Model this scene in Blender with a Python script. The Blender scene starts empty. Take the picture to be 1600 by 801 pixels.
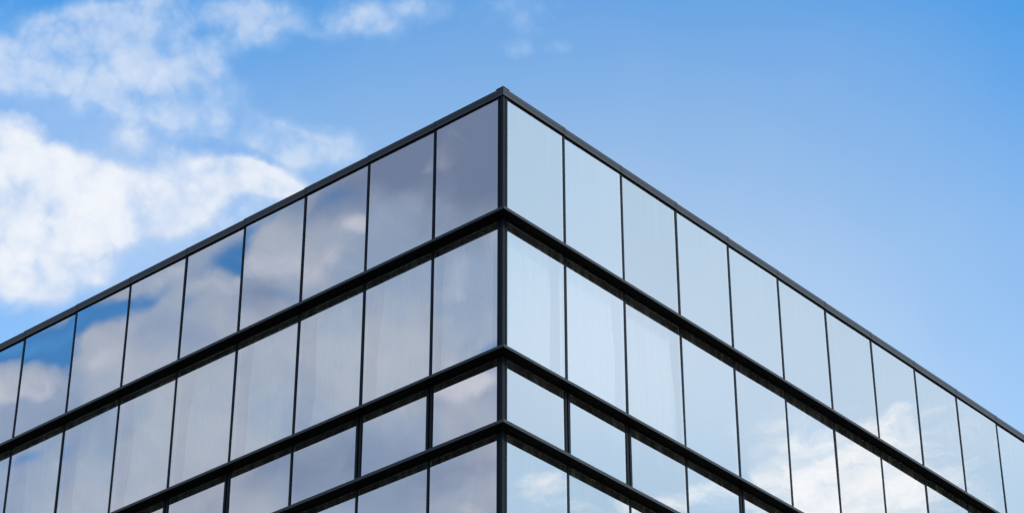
import bpy, bmesh, math, random
from mathutils import Vector, Matrix
R = math.radians
rng = random.Random(11)
sc = bpy.context.scene
COL = sc.collection

# ------------------------------------------------------------------ sizes (metres)
ROOF = 23.77                      # top of the coping above the ground
PITCH = 1.5                       # window pitch along both faces
CAM = Vector((20.49, -23.29, ROOF - 22.167))
YAW, TILT, FPX = 0.7169, 0.5495, 3705.0
LEDGE_OUT = 0.196                 # ledge projects this far from the glass
LEDGES = [(-2.405, -2.469), (-4.845, -4.906), (-6.096, -6.162), (-8.54, -8.60)]   # (top, bottom) below the roof
COPE_H, COPE_OUT = 0.155, 0.028
A_LEFT, A_RIGHT = -0.028, 0.0025
N_LEFT, N_RIGHT = 10, 12          # windows built one by one on each face
LEN_LEFT, LEN_RIGHT = 36.0, 36.0  # full length of the two faces
DEPTH = 9.0

# ------------------------------------------------------------------ node helpers
def new_mat(name):
    m = bpy.data.materials.new(name); m.use_nodes = True
    nt = m.node_tree; nt.nodes.clear()
    return m, nt

class N:
    """small wrapper that builds node trees"""
    def __init__(s, nt): s.nt = nt
    def add(s, kind, **kw):
        n = s.nt.nodes.new(kind)
        for k, v in kw.items(): setattr(n, k, v)
        return n
    def link(s, a, b): s.nt.links.new(a, b)
    def val(s, sock, v):
        if isinstance(v, bpy.types.NodeSocket): s.link(v, sock)
        else: sock.default_value = v
    def math(s, op, a, b=0.0, c=0.0, clamp=False):
        n = s.add('ShaderNodeMath', operation=op, use_clamp=clamp)
        s.val(n.inputs[0], a); s.val(n.inputs[1], b); s.val(n.inputs[2], c)
        return n.outputs[0]
    def vmath(s, op, a, b=(0, 0, 0), out=0, scale=None):
        n = s.add('ShaderNodeVectorMath', operation=op)
        s.val(n.inputs[0], a); s.val(n.inputs[1], b)
        if scale is not None: s.val(n.inputs['Scale'], scale)
        return n.outputs[out]
    def smooth(s, v, a, b, lo=0.0, hi=1.0, kind='SMOOTHSTEP'):
        n = s.add('ShaderNodeMapRange', interpolation_type=kind)
        s.val(n.inputs['Value'], v)
        n.inputs['From Min'].default_value = a; n.inputs['From Max'].default_value = b
        n.inputs['To Min'].default_value = lo; n.inputs['To Max'].default_value = hi
        return n.outputs['Result']
    def mix(s, f, a, b, blend='MIX'):
        n = s.add('ShaderNodeMix', data_type='RGBA', blend_type=blend)
        s.val(n.inputs[0], f); s.val(n.inputs[6], a); s.val(n.inputs[7], b)
        return n.outputs[2]
    def noise(s, vec, scale, detail=6, rough=0.55, dist=0.0, lac=2.0, out='Fac'):
        n = s.add('ShaderNodeTexNoise'); s.val(n.inputs['Vector'], vec)
        n.inputs['Scale'].default_value = scale; n.inputs['Detail'].default_value = detail
        n.inputs['Roughness'].default_value = rough; n.inputs['Distortion'].default_value = dist
        n.inputs['Lacunarity'].default_value = lac
        return n.outputs[out]
    def voronoi(s, vec, scale, detail=3, rough=0.5, smooth=0.6):
        n = s.add('ShaderNodeTexVoronoi', feature='SMOOTH_F1'); s.val(n.inputs['Vector'], vec)
        n.inputs['Scale'].default_value = scale; n.inputs['Detail'].default_value = detail
        n.inputs['Roughness'].default_value = rough; n.inputs['Smoothness'].default_value = smooth
        return n.outputs['Distance']

# ------------------------------------------------------------------ camera
fwd = Vector((-math.sin(YAW) * math.cos(TILT), math.cos(YAW) * math.cos(TILT), math.sin(TILT)))
right = Vector((math.cos(YAW), math.sin(YAW), 0))
up = right.cross(fwd)
cam = bpy.data.cameras.new('camera'); co = bpy.data.objects.new('camera', cam); COL.objects.link(co)
co.matrix_world = Matrix((right, up, -fwd)).transposed().to_4x4()
co.location = CAM
cam.sensor_width = 36; cam.lens = FPX / 1600 * 36
cam.clip_end = 6000
sc.camera = co

# ------------------------------------------------------------------ sky: Nishita with clouds at fixed compass directions
SUN_AZ = math.atan2(1.0, 0.06); SUN_EL = R(40)
sun_dir = Vector((math.sin(SUN_AZ) * math.cos(SUN_EL), math.cos(SUN_AZ) * math.cos(SUN_EL), math.sin(SUN_EL)))

def sky_dir(px, py, side):
    """compass direction of a cloud: seen directly, or in the left / right facade"""
    d = (fwd + right * ((px - 800) / FPX) + up * ((400.5 - py) / FPX)).normalized()
    if side == 'L': d.y = -d.y
    if side == 'R': d.x = -d.x
    return d

def sky_frame(px, py, side, tilt):
    c = sky_dir(px, py, side)
    a = (sky_dir(px + 40, py + 40 * math.tan(tilt), side) - c)
    a = (a - c * a.dot(c)).normalized()
    b = c.cross(a).normalized()
    return Matrix((a, b, c)).transposed()

world = bpy.data.worlds.new('World'); sc.world = world; world.use_nodes = True
nt = world.node_tree; nt.nodes.clear(); W = N(nt)
tc = W.add('ShaderNodeTexCoord')
D = W.vmath('NORMALIZE', tc.outputs['Generated'])
sky = W.add('ShaderNodeTexSky', sky_type='NISHITA')
sky.sun_disc = False; sky.sun_elevation = SUN_EL; sky.sun_rotation = SUN_AZ
sky.altitude = 50; sky.air_density = 1.0; sky.dust_density = 0.6; sky.ozone_density = 1.0
SKY_STRENGTH = 0.15
EXPOSURE = 1.0
nishita = W.vmath('SCALE', sky.outputs[0], scale=SKY_STRENGTH)
def tinted(t): return W.mix(1.0, nishita, t + (1,), 'MULTIPLY')
def lum(r, g, b): return tuple(c / 2 ** EXPOSURE for c in (r, g, b)) + (1,)     # radiance of a cloud
DEEP, PALE = (0.25, 0.74, 1.00), (1.31, 1.18, 0.985)

def field(vec, blobs, side):
    tot = None
    for px, py, sx, sy, w, *t in blobs:
        m = sky_frame(px, py, side, R(t[0]) if t else 0.0)
        mp = W.add('ShaderNodeMapping', vector_type='TEXTURE')
        W.link(vec, mp.inputs['Vector'])
        mp.inputs['Location'].default_value = sky_dir(px, py, side)
        mp.inputs['Rotation'].default_value = m.to_euler()
        mp.inputs['Scale'].default_value = (sx / FPX, sy / FPX, 0.5)
        v = W.smooth(W.vmath('LENGTH', mp.outputs[0], out=1), 0.0, 1.35, w, 0.0)
        tot = v if tot is None else W.math('ADD', tot, v)
    return tot

def warp(vec, scale, amp):
    c = W.noise(vec, scale, 4, 0.55, out='Color')
    c = W.vmath('SUBTRACT', c, (0.5, 0.5, 0.5))
    return W.vmath('ADD', vec, W.vmath('SCALE', c, scale=amp))

def billow(vec, scale):
    """puffy cloud noise centred on zero"""
    a = W.noise(vec, scale, 8, 0.53)
    v = W.add('ShaderNodeTexVoronoi', feature='F1'); W.link(warp(vec, scale * 2.5, 0.35 / scale), v.inputs['Vector'])
    v.inputs['Scale'].default_value = scale * 2.0; v.inputs['Detail'].default_value = 2.0; v.inputs['Roughness'].default_value = 0.5
    return W.math('ADD', W.math('SUBTRACT', a, 0.5), W.math('MULTIPLY', W.math('SUBTRACT', 0.44, v.outputs['Distance']), 0.36))

def layer(f, noise, amp, lo, hi, top=1.0):
    """coverage of one layer: its field roughened by noise, nothing where the field is empty"""
    d = W.math('ADD', f, W.math('MULTIPLY', noise, amp))
    return d, W.math('MULTIPLY', W.smooth(d, lo, hi, 0.0, top), W.smooth(f, 0.0, 0.16))

# clouds seen directly, left of the building
SEEN_THICK = [(40, 330, 230, 115, 1.1, 8), (190, 310, 150, 80, .95, 6), (20, 235, 150, 62, .8, 18), (40, 425, 150, 60, .95, 0), (130, 420, 80, 40, .3, -30),
              (350, 262, 150, 34, .72, 14), (0, 190, 70, 30, .5, 14), (205, 207, 48, 32, 1.0), (205, 125, 110, 44, .62, 6), (40, 108, 60, 34, .3), (335, 300, 140, 60, .5, 10), (430, 285, 80, 26, .4, 14), (245, 345, 90, 45, .5, -10), (425, 278, 70, 28, .5, 16), (300, 310, 110, 55, .55), (400, 285, 110, 34, .55, 14), (110, 290, 120, 70, .4), (0, 440, 140, 60, .5)]
SEEN_THIN = [(190, 118, 170, 66, .85, 4), (255, 140, 100, 46, .45), (130, 110, 90, 46, .4), (30, 100, 90, 50, .75), (170, 38, 140, 44, .62), (280, 8, 120, 36, .62),
             (415, 38, 135, 50, .5, -6), (490, 45, 50, 30, .3), (575, 32, 84, 44, .52), (588, 44, 34, 24, .3), (640, 12, 90, 42, .4), (790, 15, 110, 46, .25), (808, 80, 28, 20, .36),
             (872, 70, 26, 14, .26), (390, 205, 190, 48, .56, 14), (470, 228, 140, 38, .55, 12), (320, 190, 70, 30, .4), (320, 115, 90, 60, .5, 35), (372, 322, 56, 44, .62), (400, 180, 90, 50, .3, 20),
             (100, 90, 300, 140, .20), (300, 340, 140, 60, .35), (420, 300, 110, 40, .4, 14), (60, 40, 120, 60, .2)]
# layer mirrored in the left facade: a closed deck with a few blue gaps
LEFT = [(300, 560, 1000, 760, 1.9)]
LEFT_GAPS = [(15, 556, 70, 30, .95, -22), (85, 530, 70, 36, 1.1, -18), (150, 500, 60, 30, .8, -20), (205, 490, 30, 18, .4, -30), (245, 476, 62, 16, .66, -26), (345, 384, 60, 20, .66, -26),
             (398, 388, 30, 44, .6, 20), (352, 408, 26, 12, .6, 20), (500, 312, 46, 24, .4, -24), (440, 350, 40, 16, .4, -26), (30, 712, 60, 12, .3, -20), (120, 560, 30, 20, .3), (455, 470, 30, 14, .35), (770, 545, 40, 14, .5, -25)]
LEFT_GLOW = [(40, 600, 90, 30, .8, -22), (70, 620, 50, 22, .4), (190, 560, 90, 40, .5, -26), (310, 420, 60, 30, .8, -25), (400, 430, 70, 40, .5), (540, 345, 60, 24, .9, 5),
             (715, 440, 50, 70, .6), (690, 590, 80, 30, 1.1, -18), (735, 602, 70, 24, 1.0, -20), (620, 640, 60, 30, .4, -15), (50, 715, 60, 30, .5), (480, 400, 60, 60, .35)]
LEFT_DARK = [(745, 220, 130, 170, 1.1), (600, 255, 120, 60, .8, -25), (480, 320, 80, 40, .4, -25), (150, 490, 90, 40, .5, -20), (480, 740, 160, 60, .3, -20), (420, 470, 70, 40, .4), (700, 740, 130, 70, .35)]
# clouds mirrored in the right facade
RIGHT = [(1300, 690, 150, 60, .7, 6), (1400, 700, 110, 30, .5, -12), (1390, 660, 70, 20, .4, -8), (1380, 750, 110, 40, .8), (1340, 790, 190, 60, 1.0, 4), (1250, 740, 80, 34, .5, -5),
         (1235, 690, 55, 26, .4, -15), (830, 770, 50, 32, .56, -20), (900, 798, 80, 30, .4), (1010, 785, 75, 32, .62), (1095, 772, 70, 28, .5), (1190, 730, 40, 40, .25), (1520, 680, 60, 60, .22),
         (1440, 640, 60, 14, .3, -10), (1450, 750, 60, 40, .5)]
RIGHT_VEIL = [(1000, 470, 600, 380, .55), (1300, 640, 400, 200, .35), (900, 560, 200, 160, .35), (1560, 680, 200, 160, .3)]

Dw = warp(D, 26, 0.014)

def background(col):
    n = W.add('ShaderNodeBackground'); W.link(col, n.inputs['Color']); return n.outputs[0]

def region(side, base, col):
    """clouds of one part of the sky; elsewhere the clear sky goes on (an unused branch costs nothing)"""
    near = W.vmath('DOT_PRODUCT', D, sky_dir(800, 400, side), out=1)
    mx = W.add('ShaderNodeMixShader')
    W.link(W.smooth(near, math.cos(R(31)), math.cos(R(27))), mx.inputs[0]); W.link(base, mx.inputs[1]); W.link(background(col), mx.inputs[2])
    return mx.outputs[0]

# -- clear sky: haze thinning upwards
dev = W.add('ShaderNodeMapping', vector_type='TEXTURE'); W.link(D, dev.inputs['Vector'])
dev.inputs['Location'].default_value = sky_dir(850, 800, None)
dev.inputs['Rotation'].default_value = sky_frame(850, 800, None, 0.0).to_euler()
dev.inputs['Scale'].default_value = (1 / 0.8 / FPX, 1 / FPX, 3.0)
haze = W.math('ADD', W.vmath('LENGTH', dev.outputs[0], out=1), W.math('MULTIPLY', W.math('SUBTRACT', W.noise(D, 6, 3, 0.5), 0.5), 260.0))
haze = W.smooth(haze, 970.0, 468.0, kind='LINEAR')
elev = W.add('ShaderNodeSeparateXYZ'); W.link(D, elev.inputs[0])
low = W.smooth(elev.outputs[2], math.sin(R(34)), math.sin(R(10)))
haze = W.math('SUBTRACT', W.math('SMOOTH_MAX', haze, low, 0.25), 0.03, clamp=True)
clear = W.mix(haze, tinted(DEEP), tinted(PALE))
blue = clear
# -- seen clouds
puff = W.math('ADD', billow(D, 34), W.math('MULTIPLY', W.math('SUBTRACT', W.noise(Dw, 110, 5, 0.6), 0.5), 0.08))
f1 = field(Dw, SEEN_THICK, None)
d1, a1 = layer(W.math('MINIMUM', W.math('MULTIPLY', f1, 1.3), 1.45), puff, 1.7, -0.05, 1.28)
soft = W.noise(D, 30, 5, 0.55)
core = W.smooth(W.math('ADD', d1, W.math('MULTIPLY', W.math('SUBTRACT', soft, 0.5), 2.4)), 0.3, 1.9)
c1 = W.mix(core, lum(0.58, 0.70, 0.90), lum(0.88, 0.915, 0.975))
f2 = field(Dw, SEEN_THIN, None)
d2, a2 = layer(W.math('MINIMUM', W.math('MULTIPLY', f2, 1.5), 0.95), puff, 1.7, -0.2, 1.4, 0.68)
c2 = W.mix(W.smooth(d2, 0.2, 0.9), lum(0.55, 0.73, 0.98), lum(0.80, 0.87, 0.97))
film = W.math('MULTIPLY', W.smooth(field(D, [(180, 270, 480, 250, 1.0, 10)], None), 0.0, 0.9), W.smooth(W.noise(Dw, 13, 5, 0.6), 0.3, 0.75, 0.06, 0.34))
blue = W.mix(film, blue, lum(0.70, 0.80, 0.97))
seen = W.mix(a1, W.mix(a2, blue, c2), c1)

# -- layer behind the left
n3 = W.math('ADD', billow(warp(D, 9, 0.03), 20), W.math('MULTIPLY', W.math('SUBTRACT', W.noise(D, 70, 5, 0.6), 0.5), 0.25))
gaps = field(Dw, LEFT_GAPS, 'L')
deck = W.math('SUBTRACT', W.math('MINIMUM', field(D, LEFT, 'L'), 1.0), W.math('MULTIPLY', gaps, 1.02))
d3, a3 = layer(deck, n3, W.math('ADD', 0.45, W.math('MULTIPLY', gaps, 1.6)), -0.15, 0.95, 0.97)
g3 = W.math('ADD', field(Dw, LEFT_GLOW, 'L'), W.math('MULTIPLY', n3, 1.9))
k3 = W.math('ADD', field(Dw, LEFT_DARK, 'L'), W.math('MULTIPLY', n3, -0.6))
c3 = W.mix(W.smooth(W.noise(D, 18, 6, 0.58), 0.36, 0.64), lum(0.46, 0.565, 0.775), lum(0.67, 0.71, 0.82))
c3 = W.mix(W.smooth(k3, 0.0, 0.9), c3, lum(0.265, 0.33, 0.51))
c3 = W.mix(W.smooth(g3, 0.0, 0.9), c3, lum(0.93, 0.91, 1.0))
left_sky = W.mix(a3, W.mix(W.smooth(deck, -1.0, 0.3), clear, tinted((0.25, 0.57, 0.78))), c3)

# -- veil and streaky clouds behind the right
v4 = W.math('MULTIPLY', field(D, RIGHT_VEIL, 'R'), W.math('ADD', 0.8, W.math('MULTIPLY', W.noise(D, 9, 4, 0.5), 0.4)))
thin = W.smooth(field(D, [(1100, 560, 1250, 1100, 1.0)], 'R'), 0.0, 0.42)
right_sky = W.mix(thin, clear, W.mix(W.smooth(v4, 0.0, 1.1), lum(0.66, 0.91, 1.17), lum(0.89, 1.05, 1.25)))
st = W.add('ShaderNodeMapping', vector_type='POINT'); W.link(Dw, st.inputs['Vector'])
st.inputs['Scale'].default_value = (1.0, 1.0, 2.0)
n4 = W.math('SUBTRACT', W.noise(st.outputs[0], 42, 8, 0.66, 0.35), 0.5)
d4, a4 = layer(W.math('MINIMUM', W.math('MULTIPLY', field(Dw, RIGHT, 'R'), 1.1), 0.95), n4, 2.5, 0.0, 1.25, 0.95)
right_sky = W.mix(a4, right_sky, lum(1.48, 1.44, 1.43))

surf = region('L', region('R', region(None, background(clear), seen), right_sky), left_sky)
wo = W.add('ShaderNodeOutputWorld'); W.link(surf, wo.inputs['Surface'])
world.cycles.sampling_method = 'MANUAL'; world.cycles.sample_map_resolution = 512

sun = bpy.data.lights.new('sun', 'SUN'); sun.energy = 3.0; sun.angle = R(0.5); sun.color = (1.0, 0.95, 0.88)
so = bpy.data.objects.new('sun', sun); COL.objects.link(so)
so.rotation_euler = (-sun_dir).to_track_quat('-Z', 'Y').to_euler()
so.location = sun_dir * 60 + Vector((0, 0, 30))

# ------------------------------------------------------------------ materials
def metal(name, base, rough, bump=0.02, spec=0.5):
    m, nt = new_mat(name); T = N(nt)
    p = T.add('ShaderNodeBsdfPrincipled'); o = T.add('ShaderNodeOutputMaterial'); T.link(p.outputs[0], o.inputs[0])
    geo = T.add('ShaderNodeTexCoord').outputs['Object']
    n = T.noise(geo, 3.0, 6, 0.6); f = T.noise(geo, 60.0, 3, 0.6)
    col = T.mix(n, tuple(c * 0.82 for c in base) + (1,), tuple(c * 1.22 for c in base) + (1,))
    T.link(col, p.inputs['Base Color'])
    T.link(T.smooth(f, 0.3, 0.7, rough - 0.05, rough + 0.07), p.inputs['Roughness'])
    b = T.add('ShaderNodeBump'); b.inputs['Strength'].default_value = bump; b.inputs['Distance'].default_value = 0.01
    T.link(n, b.inputs['Height']); T.link(b.outputs[0], p.inputs['Normal'])
    p.inputs['IOR'].default_value = 1.5; p.inputs['Specular IOR Level'].default_value = spec
    return m

M_FRAME = metal('anthracite_coating', (0.005, 0.0065, 0.009), 0.35, 0.02, 0.10)
M_EDGE = metal('ledge_coating', (0.015, 0.016, 0.019), 0.25, 0.02, 0.30)
M_RUBBER = metal('gasket_rubber', (0.004, 0.004, 0.005), 0.6, 0.0, 0.1)
M_COPE = metal('coping_metal', (0.018, 0.019, 0.022), 0.25, 0.05, 0.34)
M_SOFFIT_SHADE = metal('shaded_soffit', (0.002, 0.0021, 0.0023), 0.7, 0.02, 0.03)  # undersides of ledges and coping: shade painted in as a near-black base
M_SEAL = metal('spacer_aluminium', (0.50, 0.53, 0.56), 0.4)

def glass_mat():
    m, nt = new_mat('coated_glass'); T = N(nt)
    tcn = T.add('ShaderNodeTexCoord'); oi = T.add('ShaderNodeObjectInfo')
    p = T.vmath('ADD', tcn.outputs['Object'], T.vmath('SCALE', (37.0, 91.0, 53.0), scale=oi.outputs['Random']))
    # slow waviness of the tempered sheet
    wav = T.noise(p, 0.55, 1, 0.4)
    b = T.add('ShaderNodeBump'); b.inputs['Strength'].default_value = 1.0; b.inputs['Distance'].default_value = 0.0048
    T.link(wav, b.inputs['Height'])
    gl = T.add('ShaderNodeBsdfGlossy'); gl.inputs['Roughness'].default_value = 0.0
    gl.inputs['Color'].default_value = (0.93, 0.96, 0.98, 1); T.link(b.outputs[0], gl.inputs['Normal'])
    tr = T.add('ShaderNodeBsdfTransparent'); tr.inputs['Color'].default_value = (0.88, 0.93, 0.92, 1)
    lw = T.add('ShaderNodeFresnel'); lw.inputs['IOR'].default_value = 1.5
    fac = T.math('ADD', T.math('ADD', 0.60, T.math('MULTIPLY', oi.outputs['Random'], 0.06)), T.math('MULTIPLY', lw.outputs[0], 0.37), clamp=True)
    mx = T.add('ShaderNodeMixShader'); T.link(fac, mx.inputs[0]); T.link(tr.outputs[0], mx.inputs[1]); T.link(gl.outputs[0], mx.inputs[2])
    # dust: faint vertical run marks and specks
    st = T.add('ShaderNodeMapping'); st.inputs['Scale'].default_value = (14, 14, 0.45); T.link(p, st.inputs['Vector'])
    run = T.smooth(T.noise(st.outputs[0], 1.0, 5, 0.65), 0.42, 0.85)
    film = T.noise(p, 1.3, 4, 0.55)
    speck = T.smooth(T.noise(p, 17.0, 2, 0.5), 0.80, 0.84)
    st2 = T.add('ShaderNodeMapping'); st2.inputs['Scale'].default_value = (9, 9, 0.22); T.link(p, st2.inputs['Vector'])
    gz = T.add('ShaderNodeSeparateXYZ'); T.link(tcn.outputs['Generated'], gz.inputs[0])
    off = T.math('MULTIPLY', T.smooth(T.noise(st2.outputs[0], 1.0, 3, 0.6), 0.45, 0.75), T.smooth(gz.outputs[2], 0.25, 1.0))
    low = T.math('MULTIPLY', T.smooth(T.noise(p, 6.0, 5, 0.7), 0.4, 0.8), T.smooth(gz.outputs[2], 0.10, 0.0))
    extra = T.math('ADD', T.math('MULTIPLY', off, 0.06), T.math('MULTIPLY', low, 0.14))
    dust = T.math('ADD', T.math('ADD', T.math('ADD', extra, T.math('MULTIPLY', run, 0.035)), T.math('MULTIPLY', film, 0.04)), T.math('MULTIPLY', speck, 0.2))
    df = T.add('ShaderNodeBsdfDiffuse'); df.inputs['Color'].default_value = (0.42, 0.42, 0.40, 1)
    mx2 = T.add('ShaderNodeMixShader'); T.link(dust, mx2.inputs[0]); T.link(mx.outputs[0], mx2.inputs[1]); T.link(df.outputs[0], mx2.inputs[2])
    o = T.add('ShaderNodeOutputMaterial'); T.link(mx2.outputs[0], o.inputs[0])
    return m
M_GLASS = glass_mat()

def plain(name, a, b, scale, rough=0.8, stretch=(1, 1, 1)):
    m, nt = new_mat(name); T = N(nt)
    p = T.add('ShaderNodeBsdfPrincipled'); o = T.add('ShaderNodeOutputMaterial'); T.link(p.outputs[0], o.inputs[0])
    mp = T.add('ShaderNodeMapping'); mp.inputs['Scale'].default_value = stretch
    T.link(T.add('ShaderNodeTexCoord').outputs['Object'], mp.inputs['Vector'])
    n = T.noise(mp.outputs[0], scale, 6, 0.6)
    T.link(T.mix(T.smooth(n, 0.3, 0.7), a + (1,), b + (1,)), p.inputs['Base Color'])
    p.inputs['Roughness'].default_value = rough
    return m
M_BLIND = plain('sheer_fabric', (0.76, 0.79, 0.76), (0.86, 0.88, 0.83), 1.0, 0.9, (16, 16, 0.4))
def sheer():
    m = plain('thin_sheer_fabric', (0.64, 0.66, 0.68), (0.76, 0.76, 0.76), 1.0, 0.9, (9, 9, 0.35)); T = N(m.node_tree)
    p = next(n for n in m.node_tree.nodes if n.type == 'BSDF_PRINCIPLED'); o = next(n for n in m.node_tree.nodes if n.type == 'OUTPUT_MATERIAL')
    t = T.add('ShaderNodeBsdfTransparent'); x = T.add('ShaderNodeMixShader'); x.inputs[0].default_value = 0.52
    T.link(t.outputs[0], x.inputs[1]); T.link(p.outputs[0], x.inputs[2]); T.link(x.outputs[0], o.inputs[0])
    return m
M_SHEER = sheer()
M_CEIL = plain('ceiling_board', (0.045, 0.034, 0.018), (0.10, 0.075, 0.042), 2.0)
M_INNER = plain('inner_wall', (0.10, 0.10, 0.10), (0.14, 0.14, 0.14), 1.5)
M_ROOF = plain('roof_gravel', (0.16, 0.16, 0.15), (0.28, 0.27, 0.25), 40.0)
M_GROUND = plain('asphalt', (0.045, 0.045, 0.047), (0.075, 0.073, 0.07), 6.0, 0.9)
M_PAVE = plain('paving_stone', (0.13, 0.125, 0.12), (0.20, 0.19, 0.18), 3.0, 0.85)

# ------------------------------------------------------------------ mesh helpers
def link(name, bm, mat, parent=None, bevel=0.0, mats=None):
    if bevel:
        bmesh.ops.bevel(bm, geom=[e for e in bm.edges], offset=bevel, segments=1, affect='EDGES', clamp_overlap=True)
    bmesh.ops.recalc_face_normals(bm, faces=bm.faces)
    me = bpy.data.meshes.new(name); bm.to_mesh(me); bm.free()
    for m in (mats or [mat]): me.materials.append(m)
    o = bpy.data.objects.new(name, me); COL.objects.link(o)
    if parent is not None: o.parent = parent
    return o

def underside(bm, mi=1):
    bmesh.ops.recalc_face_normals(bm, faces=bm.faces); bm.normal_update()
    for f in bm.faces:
        if f.normal.z < -0.7: f.material_index = mi  # downward faces get the material with shade in its colour

def box(bm, x0, x1, y0, y1, z0, z1, mi=0):
    v = [bm.verts.new((x, y, z)) for z in (z0, z1) for x, y in ((x0, y0), (x1, y0), (x1, y1), (x0, y1))]
    for f in ((0, 3, 2, 1), (4, 5, 6, 7), (0, 1, 5, 4), (1, 2, 6, 5), (2, 3, 7, 6), (3, 0, 4, 7)):
        bm.faces.new([v[i] for i in f]).material_index = mi

def fpt(side, u, out, z):
    """u metres from the corner along a face, out metres in front of its glass"""
    return Vector((-u, -out, z)) if side == 'L' else Vector((out, u, z))

def fbox(bm, side, u0, u1, o0, o1, z0, z1, mi=0):
    a, b = fpt(side, u0, o0, z0), fpt(side, u1, o1, z1)
    box(bm, min(a.x, b.x), max(a.x, b.x), min(a.y, b.y), max(a.y, b.y), z0, z1, mi)

def solid(bm, pts_a, pts_b, mi=0):
    a = [bm.verts.new(p) for p in pts_a]; b = [bm.verts.new(p) for p in pts_b]; n = len(a)
    bm.faces.new(a).material_index = mi; bm.faces.new(b[::-1]).material_index = mi
    for i in range(n): bm.faces.new((a[i], b[i], b[(i + 1) % n], a[(i + 1) % n])).material_index = mi

# ------------------------------------------------------------------ ground
bm = bmesh.new(); S = 3000
vs = [bm.verts.new(p) for p in ((-S, -S, 0), (S, -S, 0), (S, S, 0), (-S, S, 0))]; bm.faces.new(vs)
g = link('ground', bm, M_GROUND); g['kind'] = 'structure'
bm = bmesh.new()
box(bm, -LEN_LEFT - 4, 6.0, -6.0, -0.25, 0.004, 0.13); box(bm, 0.25, 6.0, -0.25, LEN_RIGHT + 4, 0.004, 0.13)
g = link('pavement', bm, M_PAVE); g['kind'] = 'structure'

# ------------------------------------------------------------------ the building
B = bpy.data.objects.new('office_building', None); COL.objects.link(B)
B['label'] = 'dark framed glass office building seen at its sharp corner, mirrored clouds in its windows'
B['category'] = 'office building'

Z = lambda d: ROOF + d
rows = []                                                        # (glass top, glass bottom)
tops = [-COPE_H] + [b for t, b in LEDGES]
for i in range(4): rows.append((Z(tops[i]), Z(LEDGES[i][0])))
POST = 0.097
MW = 0.037                                                       # mullion width

def mull_u(side, k): return (A_LEFT if side == 'L' else A_RIGHT) + PITCH * k
def wide(row, k): return row == 2 and k % 3 != 0

# curtains behind the second row: (side, window from the corner) -> covered span of the pane, measured from its corner side
CURT = {('L', 0): [(.03, .09), (.17, .94)], ('L', 1): [(.03, .85)], ('L', 2): [(.02, .86)], ('L', 3): [(.02, .85)], ('L', 4): [(.02, .84)], ('L', 5): [(.02, .87)],
        ('L', 6): [(.02, .83)], ('L', 7): [(.03, .82)], ('L', 8): [(.03, .80)], ('L', 9): [(.03, .84)],
        ('R', 0): [(.01, .84)], ('R', 1): [(.01, .92)], ('R', 2): [(.06, .985)]}

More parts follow.
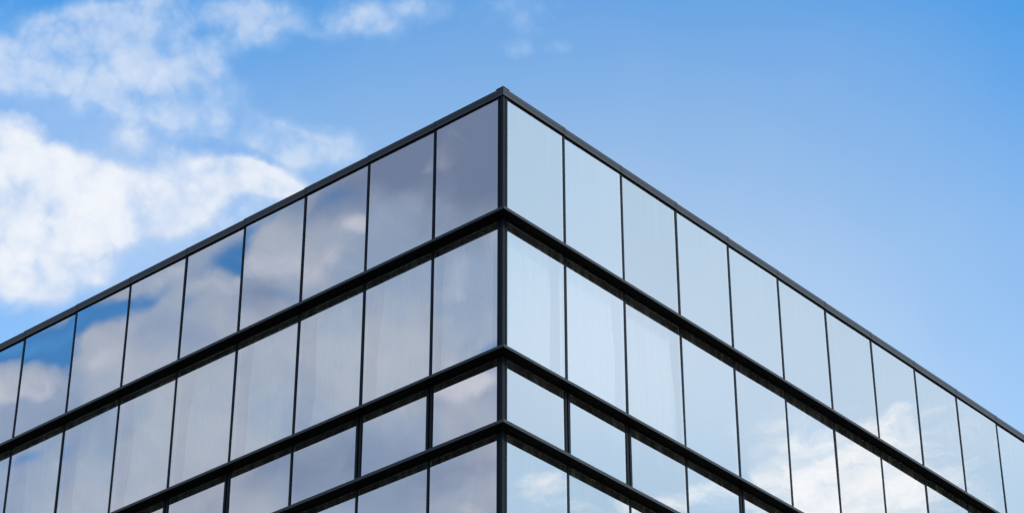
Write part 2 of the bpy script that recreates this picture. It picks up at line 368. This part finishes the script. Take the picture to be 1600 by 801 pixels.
pane_no = 0
for side in 'LR':
    n = N_LEFT if side == 'L' else N_RIGHT
    for r, (zt, zb) in enumerate(rows):
        for k in range(n):
            u0 = POST if k == 0 else mull_u(side, k) + (0.062 if wide(r, k) else MW / 2)
            u1 = mull_u(side, k + 1) - (0.062 if wide(r, k + 1) else MW / 2)
            # gasket frame with the bright spacer bar behind the glass edge
            bm = bmesh.new()
            e = 0.010; s = 0.022
            for a, b, c, d in ((u0, u0 + e, zb, zt), (u1 - e, u1, zb, zt), (u0 + e, u1 - e, zb, zb + e), (u0 + e, u1 - e, zt - e, zt)):
                fbox(bm, side, a, b, -0.034, 0.003, c, d, 0)
            for a, b in ((u0 + e + .001, u0 + s), (u1 - s, u1 - e - .001)):
                fbox(bm, side, a, b, -0.030, -0.016, zb + e, zt - e, 1)
            fbox(bm, side, u0 + s, u1 - s, -0.030, -0.016, zt - s, zt - e - .001, 1)
            w = link('window', bm, None, B, mats=[M_RUBBER, M_SEAL])
            # glass, each sheet seated a hair differently in its frame
            j = [rng.gauss(0, 0.0019) for _ in range(2)]
            bm = bmesh.new()
            uc, zc = (u0 + u1) / 2, (zt + zb) / 2
            def gp(u, z, back): return fpt(side, u, -0.003 - back + (u - uc) * j[0] + (z - zc) * j[1], z)
            q = ((u0 + e, zb + e), (u1 - e, zb + e), (u1 - e, zt - e), (u0 + e, zt - e))
            f = bm.faces.new([bm.verts.new(gp(u, z, 0.0)) for u, z in q])
            bm.normal_update()
            want = Vector((0, -1, 0)) if side == 'L' else Vector((1, 0, 0))
            if f.normal.dot(want) < 0: f.normal_flip()
            me = bpy.data.meshes.new('pane'); bm.to_mesh(me); bm.free(); me.materials.append(M_GLASS)
            p = bpy.data.objects.new('pane', me); COL.objects.link(p); p.parent = w
            # sheer curtain
            if r == 1 and (side, k) in CURT:
                bm = bmesh.new()
                for c0, c1 in CURT[(side, k)]:
                    NU, NZ = 60, 24; grid = []
                    ph = rng.uniform(0, 6); bow = rng.uniform(.02, .06); ph2 = rng.uniform(0, 3)
                    for iz in range(NZ + 1):
                        tz = iz / NZ; row = []
                        for iu in range(NU + 1):
                            tu = iu / NU
                            edge = bow * math.sin(tz * 3.1 + ph2) + 0.012 * math.sin(tz * 9 + ph)
                            frac = c0 + (c1 + edge - c0) * tu
                            u = u0 + (u1 - u0) * frac
                            o = -0.16 + 0.012 * math.sin(tu * 62 + ph) + 0.008 * math.sin(tu * 23 + 2 * tz + ph2)
                            row.append(bm.verts.new(fpt(side, u, o, zb - 0.05 + (zt + 0.02 - zb + 0.05) * tz)))
                        grid.append(row)
                    for iz in range(NZ):
                        for iu in range(NU):
                            bm.faces.new((grid[iz][iu], grid[iz][iu + 1], grid[iz + 1][iu + 1], grid[iz + 1][iu]))
                c = link('curtain', bm, M_BLIND if side == 'L' else M_SHEER, w)
                for f in c.data.polygons: f.use_smooth = True
        # mullions
        for k in range(1, n + 1):
            u = mull_u(side, k); bm = bmesh.new()
            if wide(r, k):
                fbox(bm, side, u - 0.062, u - 0.016, -0.06, 0.012, zb, zt)
                fbox(bm, side, u + 0.016, u + 0.062, -0.06, 0.012, zb, zt)
                fbox(bm, side, u - 0.016, u + 0.016, -0.08, -0.03, zb, zt)
            else:
                fbox(bm, side, u - MW / 2, u + MW / 2, -0.06, 0.006, zb, zt)
            link('mullion', bm, M_FRAME, B)

# corner posts, one per storey, with two shallow grooves
for zt, zb in rows:
    bm = bmesh.new()
    for side in 'LR':
        lo = 0.012 if side == 'L' else 0.0
        fbox(bm, side, POST - 0.030, POST, -0.06, 0.010, zb, zt)
        fbox(bm, side, 0.030, POST - 0.033, -0.06, 0.004, zb, zt)
    box(bm, -0.027, 0.012, -0.012, 0.027, zb, zt)
    link('corner_post', bm, M_FRAME, B)

# ledges: one length per face, mitred at the corner, in sheets with hairline joints
def profile_run(side, u0, u1, prof, mit0, dz0=0.0, dz1=0.0):
    """sweep a list of (out, z) along a face; mit0 mitres the corner end"""
    a = [fpt(side, (u0 - o) if mit0 else u0, o, z + dz0) for o, z in prof]
    b = [fpt(side, u1, o, z + dz1) for o, z in prof]
    return a, b

for zt, zb in LEDGES:
    for side in 'LR':
        L = LEN_LEFT if side == 'L' else LEN_RIGHT
        bm = bmesh.new()
        cuts = [0.0012] + [mull_u(side, k) - 0.08 for k in range(1, int(L / PITCH), 2)] + [L]
        for i in range(len(cuts) - 1):
            u0, u1 = cuts[i], cuts[i + 1] - (0.007 if i < len(cuts) - 2 else 0)
            d = rng.uniform(-.0015, .0015)
            t, b = Z(zt) + d, Z(zb) + d
            prof = [(-0.07, t - .001), (0.05, t - .001), (LEDGE_OUT - .004, t - 0.006), (LEDGE_OUT, t - 0.010), (LEDGE_OUT, b + 0.004), (LEDGE_OUT - 0.004, b),
                    (LEDGE_OUT - 0.03, b), (LEDGE_OUT - 0.03, b + 0.006), (0.03, b + 0.006), (0.03, b), (-0.07, b)]
            pa, pb = profile_run(side, u0, u1, prof, i == 0)
            solid(bm, pa, pb)
        underside(bm); link('ledge', bm, None, B, mats=[M_EDGE, M_SOFFIT_SHADE])

# coping in short sheets lapped at every mullion, plus the folded corner cap
for side in 'LR':
    L = LEN_LEFT if side == 'L' else LEN_RIGHT
    bm = bmesh.new()
    cuts = [0.001] + [mull_u(side, k) + 0.01 for k in range(1, int(L / PITCH))] + [L]
    for i in range(len(cuts) - 1):
        u0, u1 = cuts[i], cuts[i + 1] - 0.004
        lap = rng.uniform(0.002, 0.007)
        o = COPE_OUT + rng.uniform(-.002, .002)
        t, b = ROOF, ROOF - COPE_H
        prof = [(-0.35, t - 0.02), (o - 0.006, t - 0.006), (o, t - 0.012), (o, b + 0.075), (o - 0.003, b + 0.072), (o - 0.003, b + 0.03), (o + 0.002, b + 0.026), (o + 0.002, b), (-0.08, b)]
        pa, pb = profile_run(side, u0, u1, prof, i == 0, -lap, lap * 0.6)
        solid(bm, pa, pb)
        if i < len(cuts) - 2:                                     # lap strap over the joint
            q = [(-0.30, t - 0.006), (o - 0.004, t - 0.003), (o + 0.004, t - 0.012), (o + 0.004, b + 0.070), (o - 0.02, b + 0.070), (o - 0.02, t - 0.05), (-0.30, t - 0.05)]
            pa, pb = profile_run(side, u1 - 0.035, u1 + 0.012, q, False); solid(bm, pa, pb)
    underside(bm); link('coping', bm, None, B, mats=[M_COPE, M_SOFFIT_SHADE])
bm = bmesh.new()
o = COPE_OUT + 0.006
a = [Vector(p) for p in ((-0.12, -o, ROOF - .014), (o, -o, ROOF - .014), (o, 0.12, ROOF - .014), (-0.12, 0.12, ROOF - .014))]
b = [Vector(p) for p in ((-0.12, -o, ROOF + .004), (o, -o, ROOF + .004), (o, 0.12, ROOF + .004), (-0.12, 0.12, ROOF + .004))]
solid(bm, a, b)
link('corner_cap', bm, M_COPE, B)

# roof, floors, inner core and the facade beyond the windows built one by one
bm = bmesh.new(); box(bm, -LEN_LEFT, -0.13, 0.13, LEN_RIGHT, ROOF - 0.30, ROOF - 0.06); link('roof', bm, M_ROOF, B)
bm = bmesh.new()
for side in 'LR': fbox(bm, side, 0.07 if side == 'L' else 0.121, 36.0, -0.12, -0.07, ROOF - 2.395, ROOF - 0.04)
link('parapet_light_stop', bm, M_RUBBER, B)  # unseen dark panel, added to block the light leak behind the top panes
for i, (zt, zb) in enumerate(LEDGES):
    bm = bmesh.new(); box(bm, -LEN_LEFT, -0.075, 0.075, LEN_RIGHT, Z(zb) + 0.004, Z(zt) - 0.004)
    link('floor_slab', bm, M_CEIL, B)
bm = bmesh.new()
box(bm, -LEN_LEFT, -DEPTH, DEPTH, LEN_RIGHT, 0.13, ROOF - 0.32)
link('inner_core', bm, M_INNER, B)

def rest(side, u0, u1, z0, z1, name):
    bm = bmesh.new(); fbox(bm, side, u0, u1, -0.05, -0.01, z0, z1); link(name, bm, M_GLASS, B)
zlow = Z(LEDGES[-1][1])
for side in 'LR':
    n = N_LEFT if side == 'L' else N_RIGHT; L = LEN_LEFT if side == 'L' else LEN_RIGHT
    bm = bmesh.new(); gb = bmesh.new()
    for zt, zb in rows:
        fbox(gb, side, mull_u(side, n) + MW / 2, L, -0.03, -0.004, zb, zt)
        for k in range(n + 1, int(L / PITCH)):
            u = mull_u(side, k); fbox(bm, side, u - MW / 2, u + MW / 2, -0.0035, 0.006, zb, zt)
    levels = [zlow, zlow - 1.19, zlow - 3.6, zlow - 4.8, zlow - 7.2, zlow - 8.4, zlow - 11.0, 0.13]
    for i in range(len(levels) - 1):
        t, b = levels[i], levels[i + 1]
        fbox(gb, side, 0.10, L, -0.03, -0.004, b, t - 0.064 if i else t)
        for k in range(1, int(L / PITCH)):
            u = mull_u(side, k); fbox(bm, side, u - MW / 2, u + MW / 2, -0.0035, 0.006, b, t - 0.064 if i else t)
        if i:
            pa, pb = profile_run(side, 0.0012, L, [(-0.06, t), (LEDGE_OUT, t), (LEDGE_OUT, t - 0.064), (-0.06, t - 0.064)], True); solid(bm, pa, pb)
        fbox(bm, side, 0.0 if side == 'R' else 0.002, 0.098, -0.06, 0.004, b, t - 0.064 if i else t)
    f = link('facade_grid', bm, M_FRAME, B); link('facade_glass', gb, M_GLASS, f)
bm = bmesh.new()
box(bm, -LEN_LEFT, -LEN_LEFT + 0.2, 0.08, LEN_RIGHT, 0.13, ROOF - 0.31); box(bm, -LEN_LEFT + .2, -0.08, LEN_RIGHT - 0.2, LEN_RIGHT, 0.13, ROOF - 0.31)
link('rear_wall', bm, M_INNER, B)

# ------------------------------------------------------------------ render settings
vs_ = sc.view_settings; vs_.view_transform = 'Standard'; vs_.look = 'None'; vs_.exposure = EXPOSURE; vs_.gamma = 1
sc.render.engine = 'CYCLES'
cy = sc.cycles; cy.max_bounces = 8; cy.glossy_bounces = 5; cy.transparent_max_bounces = 16; cy.diffuse_bounces = 3
cy.use_denoising = True; cy.sample_clamp_indirect = 6
